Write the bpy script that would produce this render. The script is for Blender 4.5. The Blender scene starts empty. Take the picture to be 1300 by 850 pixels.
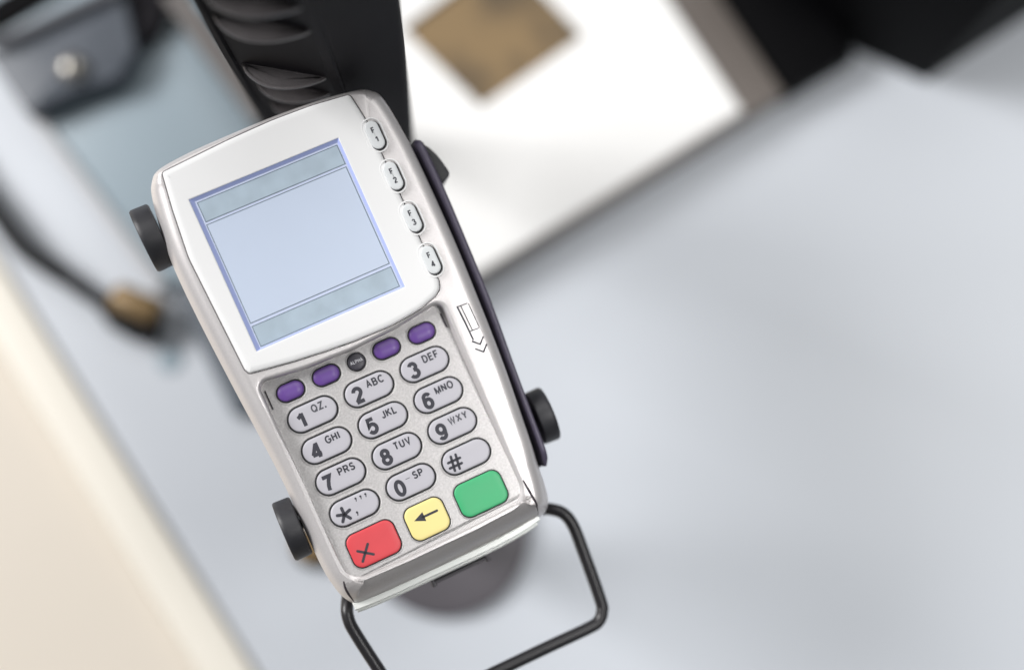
import bpy, bmesh, math, random
from mathutils import Vector, Matrix
from mathutils.bvhtree import BVHTree
random.seed(7)
S = 0.001                                   # everything below is written in millimetres
scn = bpy.context.scene
COL = scn.collection

# ---------------------------------------------------------------- camera
TILT = math.radians(8.5)
cam_d = bpy.data.cameras.new('camera'); cam = bpy.data.objects.new('camera', cam_d); COL.objects.link(cam)
cam.location = (0, 0, 0.73845); cam.rotation_euler = (TILT, 0, 0)
cam_d.lens = 50; cam_d.sensor_width = 36; cam_d.clip_start = 0.02; cam_d.clip_end = 30
cam_d.dof.use_dof = True; cam_d.dof.focus_distance = 0.510; cam_d.dof.aperture_fstop = 1.8
cam_d.dof.aperture_blades = 0
scn.camera = cam

# ---------------------------------------------------------------- room light
w = bpy.data.worlds.new('World'); scn.world = w; w.use_nodes = True
bgn = w.node_tree.nodes['Background']
bgn.inputs['Color'].default_value = (0.93, 0.97, 1.0, 1); bgn.inputs['Strength'].default_value = 0.18

def area(name, loc, target, size, power, col):
    d = bpy.data.lights.new(name, 'AREA'); d.shape = 'RECTANGLE'
    d.size, d.size_y = size; d.energy = power; d.color = col
    o = bpy.data.objects.new(name, d); COL.objects.link(o)
    o.location = loc
    o.rotation_euler = (Vector(target) - Vector(loc)).to_track_quat('-Z', 'Y').to_euler()
    return o
area('shop_window_light', (-1.98, 0.78, 1.86), (-0.05, 0.06, 0.22), (1.0, 1.0), 92, (1.0, 0.988, 0.982))
area('ceiling_light', (0.25, 1.15, 1.9), (0.05, 0.10, 0.0), (1.6, 0.9), 14, (1.0, 0.99, 0.975))
def spot(name, loc, target, power, size, blend, radius, col):
    d = bpy.data.lights.new(name, 'SPOT'); d.energy = power; d.spot_size = math.radians(size); d.spot_blend = blend
    d.shadow_soft_size = radius; d.color = col
    o = bpy.data.objects.new(name, d); COL.objects.link(o); o.location = loc
    o.rotation_euler = (Vector(target) - Vector(loc)).to_track_quat('-Z', 'Y').to_euler()
spot('counter_fill_spot', (0.74, -0.04, 1.62), (0.35, 0.0, 0.0), 70, 44, 1.0, 0.22, (1.0, 0.99, 0.975))  # added fill lamp, no real source: evens the right counter, thins the housing's shadow

scn.view_settings.view_transform = 'Standard'; scn.view_settings.look = 'None'
scn.view_settings.exposure = -0.08; scn.view_settings.gamma = 1.0

# ---------------------------------------------------------------- materials
def mat(name, col, rough=0.5, metal=0.0, bump=0.0, bscale=800, var=0.0, vscale=60, coat=0.0, spec=0.5,
        rvar=0.0, vcon=0.5, emit=None, estr=0.0, bdist=0.0002):
    m = bpy.data.materials.new(name); m.use_nodes = True
    nt = m.node_tree; p = nt.nodes['Principled BSDF']
    p.inputs['Base Color'].default_value = (*col, 1); p.inputs['Roughness'].default_value = rough
    p.inputs['Metallic'].default_value = metal; p.inputs['Coat Weight'].default_value = coat
    p.inputs['Specular IOR Level'].default_value = spec
    tc = nt.nodes.new('ShaderNodeTexCoord')
    if bump:
        n = nt.nodes.new('ShaderNodeTexNoise'); n.inputs['Scale'].default_value = bscale; n.inputs['Detail'].default_value = 4
        nt.links.new(tc.outputs['Object'], n.inputs['Vector'])
        b = nt.nodes.new('ShaderNodeBump'); b.inputs['Strength'].default_value = bump; b.inputs['Distance'].default_value = bdist
        nt.links.new(n.outputs['Fac'], b.inputs['Height']); nt.links.new(b.outputs['Normal'], p.inputs['Normal'])
    if var or rvar:
        n2 = nt.nodes.new('ShaderNodeTexNoise'); n2.inputs['Scale'].default_value = vscale; n2.inputs['Detail'].default_value = 5
        nt.links.new(tc.outputs['Object'], n2.inputs['Vector'])
    if var:
        mx = nt.nodes.new('ShaderNodeMix'); mx.data_type = 'RGBA'
        mx.inputs[6].default_value = (*[c * (1 - var) for c in col], 1)
        mx.inputs[7].default_value = (*[min(1, c * (1 + var)) for c in col], 1)
        mc = nt.nodes.new('ShaderNodeMapRange'); mc.inputs['From Min'].default_value = 0.5 - vcon; mc.inputs['From Max'].default_value = 0.5 + vcon
        nt.links.new(n2.outputs['Fac'], mc.inputs['Value']); nt.links.new(mc.outputs['Result'], mx.inputs[0]); nt.links.new(mx.outputs[2], p.inputs['Base Color'])
    if rvar:
        mr = nt.nodes.new('ShaderNodeMapRange')
        mr.inputs['To Min'].default_value = max(0, rough - rvar); mr.inputs['To Max'].default_value = rough + rvar
        nt.links.new(n2.outputs['Fac'], mr.inputs['Value']); nt.links.new(mr.outputs['Result'], p.inputs['Roughness'])
    if emit:
        p.inputs['Emission Color'].default_value = (*emit, 1); p.inputs['Emission Strength'].default_value = estr
    return m

M = {}
M['silver'] = mat('silver_paint', (0.665, 0.638, 0.636), 0.36, 0.5, bump=0.16, bscale=2600, var=0.12, vscale=2200, rvar=0.05)
M['plate_silver'] = mat('keypad_silver', (0.50, 0.485, 0.483), 0.38, 0.5, bump=0.30, bscale=1700, var=0.30, vscale=1500, rvar=0.06)
M['slope_shade'] = mat('shaded_silver', (0.50, 0.475, 0.47), 0.36, 0.5, bump=0.22, bscale=2400, var=0.14, vscale=2000, rvar=0.06)  # housing silver darkened: the front slope's shade put into its colour
M['white'] = mat('white_bezel', (0.80, 0.80, 0.80), 0.38, 0, bump=0.03, bscale=500, var=0.015, vscale=40, rvar=0.06)
M['lip'] = mat('pale_lip', (0.80, 0.82, 0.79), 0.32, 0.2, bump=0.05, bscale=900, var=0.05, vscale=90)
M['seam'] = mat('dark_seam', (0.035, 0.028, 0.035), 0.7)
M['well'] = mat('key_gap_black', (0.012, 0.012, 0.014), 0.6)
M['key_grey'] = mat('key_grey', (0.47, 0.46, 0.50), 0.42, bump=0.06, bscale=900, var=0.03, vscale=150, rvar=0.08)
M['key_pale'] = mat('function_key_pale', (0.66, 0.68, 0.69), 0.4, bump=0.05, bscale=900, var=0.03, vscale=150)
M['purple'] = mat('key_purple', (0.142, 0.066, 0.30), 0.36, bump=0.05, bscale=700, var=0.06, vscale=200, rvar=0.08)
M['alpha'] = mat('key_charcoal', (0.045, 0.042, 0.055), 0.4, bump=0.05, bscale=700)
M['red'] = mat('key_red', (0.64, 0.058, 0.070), 0.42, bump=0.06, bscale=500, var=0.07, vscale=120, rvar=0.1)
M['yellow'] = mat('key_yellow', (0.82, 0.70, 0.28), 0.42, bump=0.06, bscale=500, var=0.04, vscale=120, rvar=0.1)
M['green'] = mat('key_green', (0.05, 0.40, 0.165), 0.42, bump=0.06, bscale=500, var=0.07, vscale=120, rvar=0.1)
M['ink'] = mat('legend_ink', (0.03, 0.03, 0.042), 0.55)
M['ink_grey'] = mat('legend_ink_worn', (0.07, 0.07, 0.085), 0.6)
M['ink_white'] = mat('legend_white', (0.55, 0.55, 0.58), 0.6)
M['lcd'] = mat('lcd_pale', (0.56, 0.635, 0.77), 0.35, var=0.03, vscale=25, emit=(0.62, 0.72, 0.9), estr=0.06)
M['lcd_band'] = mat('lcd_band', (0.40, 0.49, 0.57), 0.4, var=0.10, vscale=130, vcon=0.2, emit=(0.6, 0.7, 0.8), estr=0.07)
M['lcd_line'] = mat('lcd_line', (0.16, 0.21, 0.26), 0.5)
M['lcd_border'] = mat('lcd_border', (0.40, 0.47, 0.80), 0.4, var=0.04, vscale=60, emit=(0.45, 0.52, 0.9), estr=0.07)
M['lcd_inner'] = mat('lcd_inner_border', (0.62, 0.69, 0.88), 0.4)
M['rail'] = mat('rail_plum', (0.075, 0.064, 0.10), 0.40, 0.1, bump=0.08, bscale=1800, var=0.08, vscale=300)
M['rubber'] = mat('black_rubber', (0.022, 0.022, 0.026), 0.48, bump=0.25, bscale=420, var=0.35, vscale=160, rvar=0.14)
M['rod'] = mat('black_coated_rod', (0.012, 0.011, 0.013), 0.36, bump=0.08, bscale=700)
M['stand_grey'] = mat('stand_grey', (0.082, 0.075, 0.085), 0.55, bump=0.1, bscale=400, var=0.08, vscale=30)
M['counter'] = mat('counter_laminate', (0.50, 0.527, 0.568), 0.46, bump=0.02, bscale=120, var=0.035, vscale=5, rvar=0.06)
M['cream'] = mat('cream_laminate', (0.66, 0.60, 0.52), 0.5, var=0.03, vscale=9)
M['cream_rim'] = mat('cream_rim', (0.74, 0.70, 0.62), 0.45, var=0.02, vscale=9)
M['steel_blue'] = mat('blue_grey_sheet', (0.29, 0.355, 0.40), 0.32, 0.0, var=0.07, vscale=7)
M['sheet_edge'] = mat('pale_sheet_edge', (0.42, 0.425, 0.44), 0.4)
M['slate'] = mat('slate_bracket', (0.058, 0.070, 0.090), 0.42, 0.0, bump=0.1, bscale=200, var=0.12, vscale=40)
M['flange'] = mat('flange_grey', (0.09, 0.093, 0.108), 0.45, var=0.08, vscale=40)
M['shade_dark'] = mat('shade_block', (0.07, 0.085, 0.105), 0.5, var=0.1, vscale=30)  # painted-in shade on the counter beside the terminal
M['chrome'] = mat('screw_chrome', (0.46, 0.44, 0.40), 0.42, 1.0)
M['tan'] = mat('tan_brass', (0.22, 0.145, 0.065), 0.42, 0.2, bump=0.3, bscale=260, var=0.3, vscale=120)
M['cable'] = mat('cable_black', (0.007, 0.007, 0.008), 0.6, bump=0.1, bscale=500, spec=0.2)
M['black_shell'] = mat('black_plastic', (0.008, 0.007, 0.0095), 0.6, bump=0.12, bscale=1500, var=0.1, vscale=60, spec=0.12)
M['rib'] = mat('rib_plastic', (0.085, 0.078, 0.080), 0.34, bump=0.5, bscale=900, var=0.2, vscale=300)
M['brown_edge'] = mat('brown_grey_trim', (0.10, 0.088, 0.082), 0.5)
M['platter'] = mat('white_platter', (0.74, 0.735, 0.725), 0.30, coat=0.3, var=0.01, vscale=20)
M['taupe'] = mat('taupe_steel', (0.13, 0.112, 0.10), 0.4, 0.3, var=0.06, vscale=60)
M['amber'] = mat('amber_window', (0.125, 0.080, 0.032), 0.5, 0.1, var=0.6, vscale=24, coat=0.1, vcon=0.12)
M['soot'] = mat('black_box_plastic', (0.002, 0.002, 0.0025), 0.6, bump=0.1, bscale=600, spec=0.06)

def lens_material():
    m = bpy.data.materials.new('clear_lens'); m.use_nodes = True; nt = m.node_tree
    nt.nodes.clear()
    out = nt.nodes.new('ShaderNodeOutputMaterial'); mix = nt.nodes.new('ShaderNodeMixShader')
    tr = nt.nodes.new('ShaderNodeBsdfTransparent'); gl = nt.nodes.new('ShaderNodeBsdfGlossy')
    gl.inputs['Roughness'].default_value = 0.08; mix.inputs[0].default_value = 0.035
    nt.links.new(tr.outputs[0], mix.inputs[1])
    nt.links.new(gl.outputs[0], mix.inputs[2]); nt.links.new(mix.outputs[0], out.inputs[0])
    return m
M['lens'] = lens_material()

# ---------------------------------------------------------------- helpers
I4 = Matrix.Identity(4)
def frame_mm(loc=(0, 0, 0), rot=None):
    m = (rot.to_4x4() if rot is not None else Matrix.Identity(4)).copy()
    m.translation = Vector(loc) * S
    return m
WORLD_OF = {}
def empty(name, frame, label, cat, group=None):
    o = bpy.data.objects.new(name, None); COL.objects.link(o); o.empty_display_size = 0.02
    o.matrix_world = frame; WORLD_OF[o.name] = frame.copy()
    o['label'] = label; o['category'] = cat
    if group: o['group'] = group
    return o
def link(name, me, material, parent=None, frame=I4, smooth=None):
    """one mesh object; frame = where the mesh's own axes stand in the world"""
    o = bpy.data.objects.new(name, me); COL.objects.link(o)
    if material is not None:
        if me.materials and me.materials[0] != material: me = me.copy(); me.materials.clear(); o.data = me
        if not me.materials: me.materials.append(material)
    if parent is not None:
        o.parent = parent
        o.matrix_basis = WORLD_OF[parent.name].inverted() @ frame
    else:
        o.matrix_basis = frame
    WORLD_OF[o.name] = frame.copy()
    return o
def mesh(name, verts, faces, smooth=True, angle=38):
    me = bpy.data.meshes.new(name)
    me.from_pydata([tuple(c * S for c in v) for v in verts], [], faces)
    bm = bmesh.new(); bm.from_mesh(me)
    bmesh.ops.remove_doubles(bm, verts=bm.verts, dist=1e-7)
    bmesh.ops.recalc_face_normals(bm, faces=bm.faces)
    if smooth:
        lim = math.radians(angle)
        for f in bm.faces: f.smooth = True
        for e in bm.edges:
            if len(e.link_faces) == 2:
                e.smooth = e.calc_face_angle(0) < lim
    bm.to_mesh(me); bm.free()
    return me
def loft_mesh(name, loops, cap0=True, cap1=True, smooth=True, angle=38, closed=True):
    n = len(loops[0]); v = []; f = []
    for l in loops: v += [tuple(p) for p in l]
    for k in range(len(loops) - 1):
        for i in range(n if closed else n - 1):
            j = (i + 1) % n
            f.append((k * n + i, k * n + j, (k + 1) * n + j, (k + 1) * n + i))
    def cap(base):
        c = [sum(v[base + i][a] for i in range(n)) / n for a in range(3)]
        v.append(tuple(c)); ci = len(v) - 1
        for i in range(n): f.append((base + i, base + (i + 1) % n, ci))
    if cap0: cap(0)
    if cap1: cap((len(loops) - 1) * n)
    return mesh(name, v, f, smooth, angle)
def catmull(pts, per=10):
    n = len(pts); out = []
    for i in range(n):
        p0, p1, p2, p3 = (Vector(pts[(i + k - 1) % n]) for k in range(4))
        for s in range(per):
            t = s / per
            out.append(0.5 * ((2 * p1) + (-p0 + p2) * t + (2 * p0 - 5 * p1 + 4 * p2 - p3) * t * t + (-p0 + 3 * p1 - 3 * p2 + p3) * t ** 3))
    return [(p.x, p.y) for p in out]
def catmull_open(pts, per=8):
    P = [Vector(p) for p in pts]; P = [2 * P[0] - P[1]] + P + [2 * P[-1] - P[-2]]; out = []
    for i in range(1, len(P) - 2):
        p0, p1, p2, p3 = P[i - 1:i + 3]
        for s in range(per):
            t = s / per
            out.append(0.5 * ((2 * p1) + (-p0 + p2) * t + (2 * p0 - 5 * p1 + 4 * p2 - p3) * t * t + (-p0 + 3 * p1 - 3 * p2 + p3) * t ** 3))
    out.append(P[-2]); return out
def resample(poly, step):
    out = []; n = len(poly)
    for i in range(n):
        a, b = Vector(poly[i]), Vector(poly[(i + 1) % n]); L = (b - a).length
        k = max(1, int(round(L / step)))
        for s in range(k): out.append(tuple(a.lerp(b, s / k)))
    return out
def round_poly(pts, r, seg=6):
    """polygon corners rounded; r one value or a list"""
    out = []; n = len(pts)
    for i in range(n):
        rr = r[i] if isinstance(r, (list, tuple)) else r
        p = Vector(pts[i]); a = Vector(pts[i - 1]) - p; b = Vector(pts[(i + 1) % n]) - p
        if rr <= 0: out.append(tuple(p)); continue
        ang = a.angle(b); d = min(rr / math.tan(ang / 2), a.length * .4999, b.length * .4999); rr2 = d * math.tan(ang / 2)
        a.normalize(); b.normalize(); c = p + (a + b).normalized() * (rr2 / math.sin(ang / 2))
        s0 = p + a * d - c; s1 = p + b * d - c
        t0 = math.atan2(s0.y, s0.x); t1 = math.atan2(s1.y, s1.x); dt = (t1 - t0 + math.pi) % (2 * math.pi) - math.pi
        for s in range(seg + 1):
            t = t0 + dt * s / seg
            out.append((c.x + math.cos(t) * rr2, c.y + math.sin(t) * rr2))
    return out
def rrect(w, h, r, seg=6, cx=0, cy=0):
    x, y = w / 2, h / 2
    q = [(cx + a, cy + b) for a, b in round_poly([(-x, -y), (x, -y), (x, y), (-x, y)], min(r, x * .9999, y * .9999), seg)]
    return [p for i, p in enumerate(q) if math.hypot(p[0] - q[i - 1][0], p[1] - q[i - 1][1]) > 0.02]
def ccw(poly):
    a = sum(poly[i][0] * poly[(i + 1) % len(poly)][1] - poly[(i + 1) % len(poly)][0] * poly[i][1] for i in range(len(poly)))
    return poly if a > 0 else poly[::-1]
def normals(poly):                                   # outward normals of a ccw loop
    n = len(poly); out = []
    for i in range(n):
        t = Vector(poly[(i + 1) % n]) - Vector(poly[i - 1])
        out.append(Vector((t.y, -t.x)).normalized())
    return out
def inset(poly, d):
    nn = normals(poly)
    return [(p[0] - q.x * d, p[1] - q.y * d) for p, q in zip(poly, nn)]
def ray_sample(poly, c, angles):
    """points of a star-shaped loop at the given angles round c"""
    A = []
    n = len(poly); segs = []
    for i in range(n):
        p, q = poly[i], poly[(i + 1) % n]
        a0 = math.atan2(p[1] - c[1], p[0] - c[0]); a1 = math.atan2(q[1] - c[1], q[0] - c[0])
        segs.append((a0, (a1 - a0 + math.pi) % (2 * math.pi) - math.pi, p, q))
    for a in angles:
        d = (math.cos(a), math.sin(a)); best = None
        for a0, da, p, q in segs:
            off = (a - a0 + math.pi) % (2 * math.pi) - math.pi
            lo, hi = min(0, da) - 2e-6, max(0, da) + 2e-6
            if lo <= off <= hi:
                ex, ey = q[0] - p[0], q[1] - p[1]; den = d[0] * ey - d[1] * ex
                if abs(den) < 1e-12: continue
                t = ((p[0] - c[0]) * ey - (p[1] - c[1]) * ex) / den
                if best is None or t > best: best = t
        if best is None: best = min(math.hypot(p[0] - c[0], p[1] - c[1]) for p in poly)
        A.append((c[0] + d[0] * best, c[1] + d[1] * best))
    return A
def prism(name, poly, z0, z1, bev=0.4, smooth=True, angle=30):
    poly = ccw(poly)
    loops = [[(x, y, z0) for x, y in poly], [(x, y, z1 - bev) for x, y in poly]]
    if bev > 0:
        for k in (1, 2, 3):
            a = k / 3 * math.pi / 2; q = inset(poly, bev * (1 - math.cos(a)))
            loops.append([(x, y, z1 - bev + bev * math.sin(a)) for x, y in q])
    return loft_mesh(name, loops, True, True, smooth, angle)
def tube_mesh(name, path, r, seg=14, closed=False, caps=True):
    P = [Vector(p) for p in path]; n = len(P); loops = []; up = None
    for i in range(n):
        a = P[(i - 1) % n] if (closed or i) else P[i]; b = P[(i + 1) % n] if (closed or i < n - 1) else P[i]
        t = (b - a).normalized()
        if up is None: up = t.orthogonal().normalized()
        up = (up - t * up.dot(t)).normalized(); sd = t.cross(up)
        rr = r[i] if isinstance(r, (list, tuple)) else r
        loops.append([P[i] + (up * math.cos(k * 2 * math.pi / seg) + sd * math.sin(k * 2 * math.pi / seg)) * rr for k in range(seg)])
    if closed: loops.append(loops[0])
    return loft_mesh(name, loops, caps and not closed, caps and not closed)
def lathe_mesh(name, prof, axis='z', seg=32, angle=38):
    """prof: (radius, height) pairs turned round an axis"""
    loops = []
    for r, h in prof:
        l = []
        for k in range(seg):
            a = 2 * math.pi * k / seg; c, s = r * math.cos(a), r * math.sin(a)
            l.append((c, s, h) if axis == 'z' else (h, c, s))
        loops.append(l)
    return loft_mesh(name, loops, True, True, True, angle)
def joined(name, meshes):
    bm = bmesh.new()
    for m_ in meshes: bm.from_mesh(m_)
    me = bpy.data.meshes.new(name); bm.to_mesh(me); bm.free()
    return me
def capsule_poly(a, b, wd, seg=6):
    a, b = Vector(a), Vector(b); t = (b - a).normalized(); ang = math.atan2(t.y, t.x); out = []
    for k in range(seg + 1):
        q = ang - math.pi / 2 + math.pi * k / seg; out.append((b.x + math.cos(q) * wd / 2, b.y + math.sin(q) * wd / 2))
    for k in range(seg + 1):
        q = ang + math.pi / 2 + math.pi * k / seg; out.append((a.x + math.cos(q) * wd / 2, a.y + math.sin(q) * wd / 2))
    return out
def sstep(a, b, x):
    t = max(0.0, min(1.0, (x - a) / (b - a))); return t * t * (3 - 2 * t)

# ================================================================ the setting
A_ = math.radians(33.5)                       # the counter's own direction
ax, ay = Vector((math.cos(A_), math.sin(A_))), Vector((-math.sin(A_), math.cos(A_)))
def struct(o): o['kind'] = 'structure'; return o
def quad_strip(o, u0, u1, v0, v1): return [tuple(Vector(o) + ax * u + ay * v) for u, v in ((u0, v0), (u1, v0), (u1, v1), (u0, v1))]
# grey counter: its cream-side edge runs through (-199, 41)
E0 = (-199, 41.5)
struct(link('counter', prism('counter', quad_strip(E0, 1.5, 2600, -1500, 2200), -30, 0, 1.0), M['counter']))
rim = struct(link('counter_rim', prism('counter_rim', quad_strip(E0, -24, 0, -1500, 2200), -40, 3.0, 2.6), M['cream_rim']))
struct(link('cream_worktop', prism('cream_worktop', quad_strip(E0, -2000, -25.5, -1500, 2200), -40, -7, 1.0), M['cream']))

# ================================================================ the payment terminal
RT = Matrix(((0.899937, -0.409335, 0.150194), (0.423029, 0.903145, -0.073312), (-0.105638, 0.129513, 0.985935)))
TF = frame_mm((-53.95, 63.29, 235.0), RT)     # the terminal's face: x to its right, y to its top, z out of the face
term = empty('card_terminal', TF, 'silver and white card payment terminal with blank pale blue screen and keypad', 'card terminal')
def tpart(name, me, m, parent=None, at=(0, 0, 0), rot=None):
    return link(name, me, m, parent or term, TF @ frame_mm(at, rot))

OUT = ccw(catmull([(-40.6, 91.2), (-36.8, 94.3), (-27, 95.7), (-15, 96.3), (8, 96.5), (28, 95.5), (41, 93.7), (45.6, 91.2), (47.8, 87),
       (49.3, 76), (50.3, 61), (50.5, 30), (49.7, 5), (48.5, -20), (46.7, -42), (45.4, -57), (44.9, -66), (43.7, -73), (41, -76.4), (36, -77.3),
       (20, -77.8), (4, -78.2), (-12, -78.3), (-28, -78.0), (-35, -77.0), (-38.3, -73), (-40, -67.5), (-41.2, -57), (-41.3, -28), (-42.3, -8),
       (-43.6, 10), (-45.3, 40), (-45.7, 60), (-44.6, 74), (-42.7, 86)], 9))
OUT = resample(OUT, 0.9)
C0 = (0.5, -28.0)
ANG = sorted(math.atan2(p[1] - C0[1], p[0] - C0[0]) for p in OUT)
REC = ccw(round_poly([(-35.3, 10.2), (-34.9, -20), (-34.4, -67.6), (-12, -68.3), (14, -68.3), (35.4, -67.4), (36.0, -20), (36.4, 10.8), (18, 8.1), (0, 7.3), (-18, 8.0)],
      [3.0, 20, 6.5, 60, 60, 6.5, 20, 3.0, 60, 60, 60], 7))
REC = resample(REC, 0.5)
def rim_z(y): return -1.3 - 1.7 * sstep(5, -66, y)
def floor_z(y): return -7.4 + 3.7 * (14 - y) / 82
OUTN = normals(OUT)
def smooth_loop(v, r, times=2):
    n = len(v)
    for _ in range(times): v = [sum(v[(i + k) % n] for k in range(-r, r + 1)) / (2 * r + 1) for i in range(n)]
    return v
SB = [sstep(-58, -74, y) * sstep(-0.1, -0.8, n.y) for (x, y), n in zip(OUT, OUTN)]                  # the front slope
ST = [sstep(80, 94, y) * sstep(0.1, 0.95, n.y) for (x, y), n in zip(OUT, OUTN)]                     # the top edge
SR = [sstep(0.5, 0.9, n.x) * sstep(-66, -52, y) for (x, y), n in zip(OUT, OUTN)]                    # the right side, by the slot
SB, ST, SR = smooth_loop(SB, 5), smooth_loop(ST, 6), smooth_loop(SR, 6)
def shoulder(t):
    l = []
    for (x, y), nn, b, tp, sr in zip(OUT, OUTN, SB, ST, SR):
        wd = 6.4 * (1 - b) * (1 - tp) * (1 - sr) + 9.2 * b + 2.6 * tp + 5.0 * sr
        h = 8.3 * (1 - b) * (1 - sr) + 12.0 * b + 3.6 * sr
        phi = t * math.pi / 2
        i1 = wd * (1 - math.cos(phi)); z1 = -h * (1 - math.sin(phi)) ** 0.92
        i2 = wd * (0.4 * t + 0.6 * (1 - math.cos(phi))); z2 = -h * (1 - 0.4 * t - 0.6 * math.sin(phi))
        ins = i1 * (1 - b) + i2 * b; z = z1 * (1 - b) + z2 * b
        q = (x - nn.x * ins, y - nn.y * ins)
        l.append((q[0], q[1], rim_z(q[1]) + z))
    return l
def offs(d, z): return [(x - n.x * d, y - n.y * d, z) for (x, y), n in zip(OUT, OUTN)]
loops = [offs(13, -38), offs(9, -38.0), offs(4, -30), offs(0.8, -20), offs(0.15, -15)]
for k in range(0, 15): loops.append(shoulder(k / 14))
crest = [(p[0], p[1]) for p in loops[-1]]
angs = [math.atan2(p[1] - C0[1], p[0] - C0[0]) for p in crest]
def rec_loop(d, zf):
    q = ray_sample(inset(REC, d) if d else REC, C0, angs)
    return [(x, y, zf(y)) for x, y in q]
rec_out = rec_loop(-1.5, lambda y: 0)
# the deck between the shoulder and the keypad recess, in a few steps
for f_ in (0.25, 0.5, 0.75, 1.0):
    loops.append([(c[0] + (r[0] - c[0]) * f_, c[1] + (r[1] - c[1]) * f_, rim_z(c[1] + (r[1] - c[1]) * f_)) for c, r in zip(crest, rec_out)])
loops.append(rec_loop(-0.9, lambda y: rim_z(y) - 0.08))
loops.append(rec_loop(-0.45, lambda y: rim_z(y) - 0.32))
loops.append(rec_loop(-0.1, lambda y: rim_z(y) - 0.75 if rim_z(y) - floor_z(y) > 1.5 else (rim_z(y) + floor_z(y)) / 2))
loops.append(rec_loop(0.15, lambda y: floor_z(y) - 0.3))
housing_me = loft_mesh('housing', loops[:], True, False, True, 50)
_bm = bmesh.new(); _bm.from_mesh(housing_me)
def slope_face(f):
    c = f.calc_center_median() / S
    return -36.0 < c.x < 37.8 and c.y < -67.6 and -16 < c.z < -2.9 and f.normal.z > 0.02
APF = [f.index for f in _bm.faces if slope_face(f)]
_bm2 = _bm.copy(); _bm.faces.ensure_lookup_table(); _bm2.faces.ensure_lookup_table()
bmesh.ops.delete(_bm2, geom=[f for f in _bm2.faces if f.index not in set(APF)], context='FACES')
slope_me = bpy.data.meshes.new('front_slope_shade'); _bm2.to_mesh(slope_me); _bm2.free()
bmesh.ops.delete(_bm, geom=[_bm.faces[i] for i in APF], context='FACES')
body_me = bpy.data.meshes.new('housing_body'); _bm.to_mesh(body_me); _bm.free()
housing = tpart('housing', body_me, M['silver'])
tpart('front_slope_shade', slope_me, M['slope_shade'])  # front slope split off the housing to carry its shade as darker colour
_bm = bmesh.new(); _bm.from_mesh(housing_me); BV = BVHTree.FromBMesh(_bm); _bm.free()
def surf(x, y):
    h = BV.ray_cast(Vector((x * S, y * S, 0.05)), Vector((0, 0, -1)))
    return h[0].z / S if h[0] else -1.0
# keypad floor
fl = rec_loop(-0.02, floor_z)
keypad = tpart('keypad_plate', mesh('keypad_plate', fl, [tuple(range(len(fl)))], False), M['plate_silver'])

# white bezel round the screen
fy = [74.9, 58.7, 42.1, 25.5]; FX = 38.9
bez = [(-35.6, 91.6), (-37.5, 78), (-39.2, 60), (-38.6, 46), (-37.3, 16.2), (-36.4, 14.3), (-21, 12.0), (-9, 10.7), (2, 9.9), (16, 9.6), (28, 10.8), (35, 12.9), (37.6, 14.6), (38.6, 17.5)]
rad = [1.2, 30, 30, 60, 1.2, 1.2, 40, 40, 40, 40, 30, 3, 3, 0.4]
bez += [(38.5, 20), (38.4, 80), (37.6, 86), (36.6, 92.1), (22, 93.6), (7, 94.0), (-10, 93.4)]; rad += [3, 3, 3, 1.5, 60, 60, 60]
BEZ = ccw(round_poly(bez, rad, 6))
CW = (-2.3, 49.6); WIN = (-31.0, 26.4, 20.3, 79.0)
winp = [(WIN[0], WIN[2]), (WIN[1], WIN[2]), (WIN[1], WIN[3]), (WIN[0], WIN[3])]
BEZR = resample(BEZ, 0.8)
ba = sorted(set([round(math.atan2(p[1] - CW[1], p[0] - CW[0]), 6) for p in BEZR] + [round(math.atan2(p[1] - CW[1], p[0] - CW[0]), 6) for p in winp]))
def bl(d, z, base=None):
    q = ray_sample(inset(base or BEZR, d) if d else (base or BEZR), CW, ba); return [(x, y, z) for x, y in q]
def wl(e, z):
    q = ray_sample([(WIN[0] - e, WIN[2] - e), (WIN[1] + e, WIN[2] - e), (WIN[1] + e, WIN[3] + e), (WIN[0] - e, WIN[3] + e)], CW, ba); return [(x, y, z) for x, y in q]
bezel = tpart('screen_bezel', loft_mesh('screen_bezel', [bl(0, -1.6), bl(0, -0.75), bl(0.12, -0.52), bl(0.35, -0.36), bl(0.9, -0.2), bl(1.5, -0.07), bl(1.9, -0.01), bl(2.1, 0), wl(0.5, 0.0), wl(0.15, 0.0), wl(0.0, -0.10), wl(0.0, -1.3)], False, False, True, 40), M['white'])
# the dark seam round the bezel
sm = [bl(-0.10, 0), bl(-0.42, 0)]
sm = [[(x, y, surf(x, y) + 0.05) for x, y, z in l] for l in sm]
tpart('bezel_seam', loft_mesh('bezel_seam', sm, False, False), M['seam'])

# display, behind the window
disp = tpart('display', prism('display', [(WIN[0] - .5, WIN[2] - .5), (WIN[1] + .5, WIN[2] - .5), (WIN[1] + .5, WIN[3] + .5), (WIN[0] - .5, WIN[3] + .5)], -1.25, -1.0, 0), M['lcd_inner'])
def rect_ring(name, o, i, z0, z1):
    v = [(o[0], o[2], z0), (o[1], o[2], z0), (o[1], o[3], z0), (o[0], o[3], z0), (i[0], i[2], z1), (i[1], i[2], z1), (i[1], i[3], z1), (i[0], i[3], z1)]
    return mesh(name, v, [(k, (k + 1) % 4, 4 + (k + 1) % 4, 4 + k) for k in range(4)], False)
def rect(a, b, c, d): return [(a, c), (b, c), (b, d), (a, d)]
tpart('display_border', rect_ring('display_border', (WIN[0], WIN[1], WIN[2], WIN[3]), (-29.5, 25.45, 20.75, 77.75), -0.2, -0.96), M['lcd_border'], disp)
tpart('status_band', prism('status_band', rect(-28.7, 24.9, 69.6, 76.9), -1.02, -0.95, 0), M['lcd_band'], disp)
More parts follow.
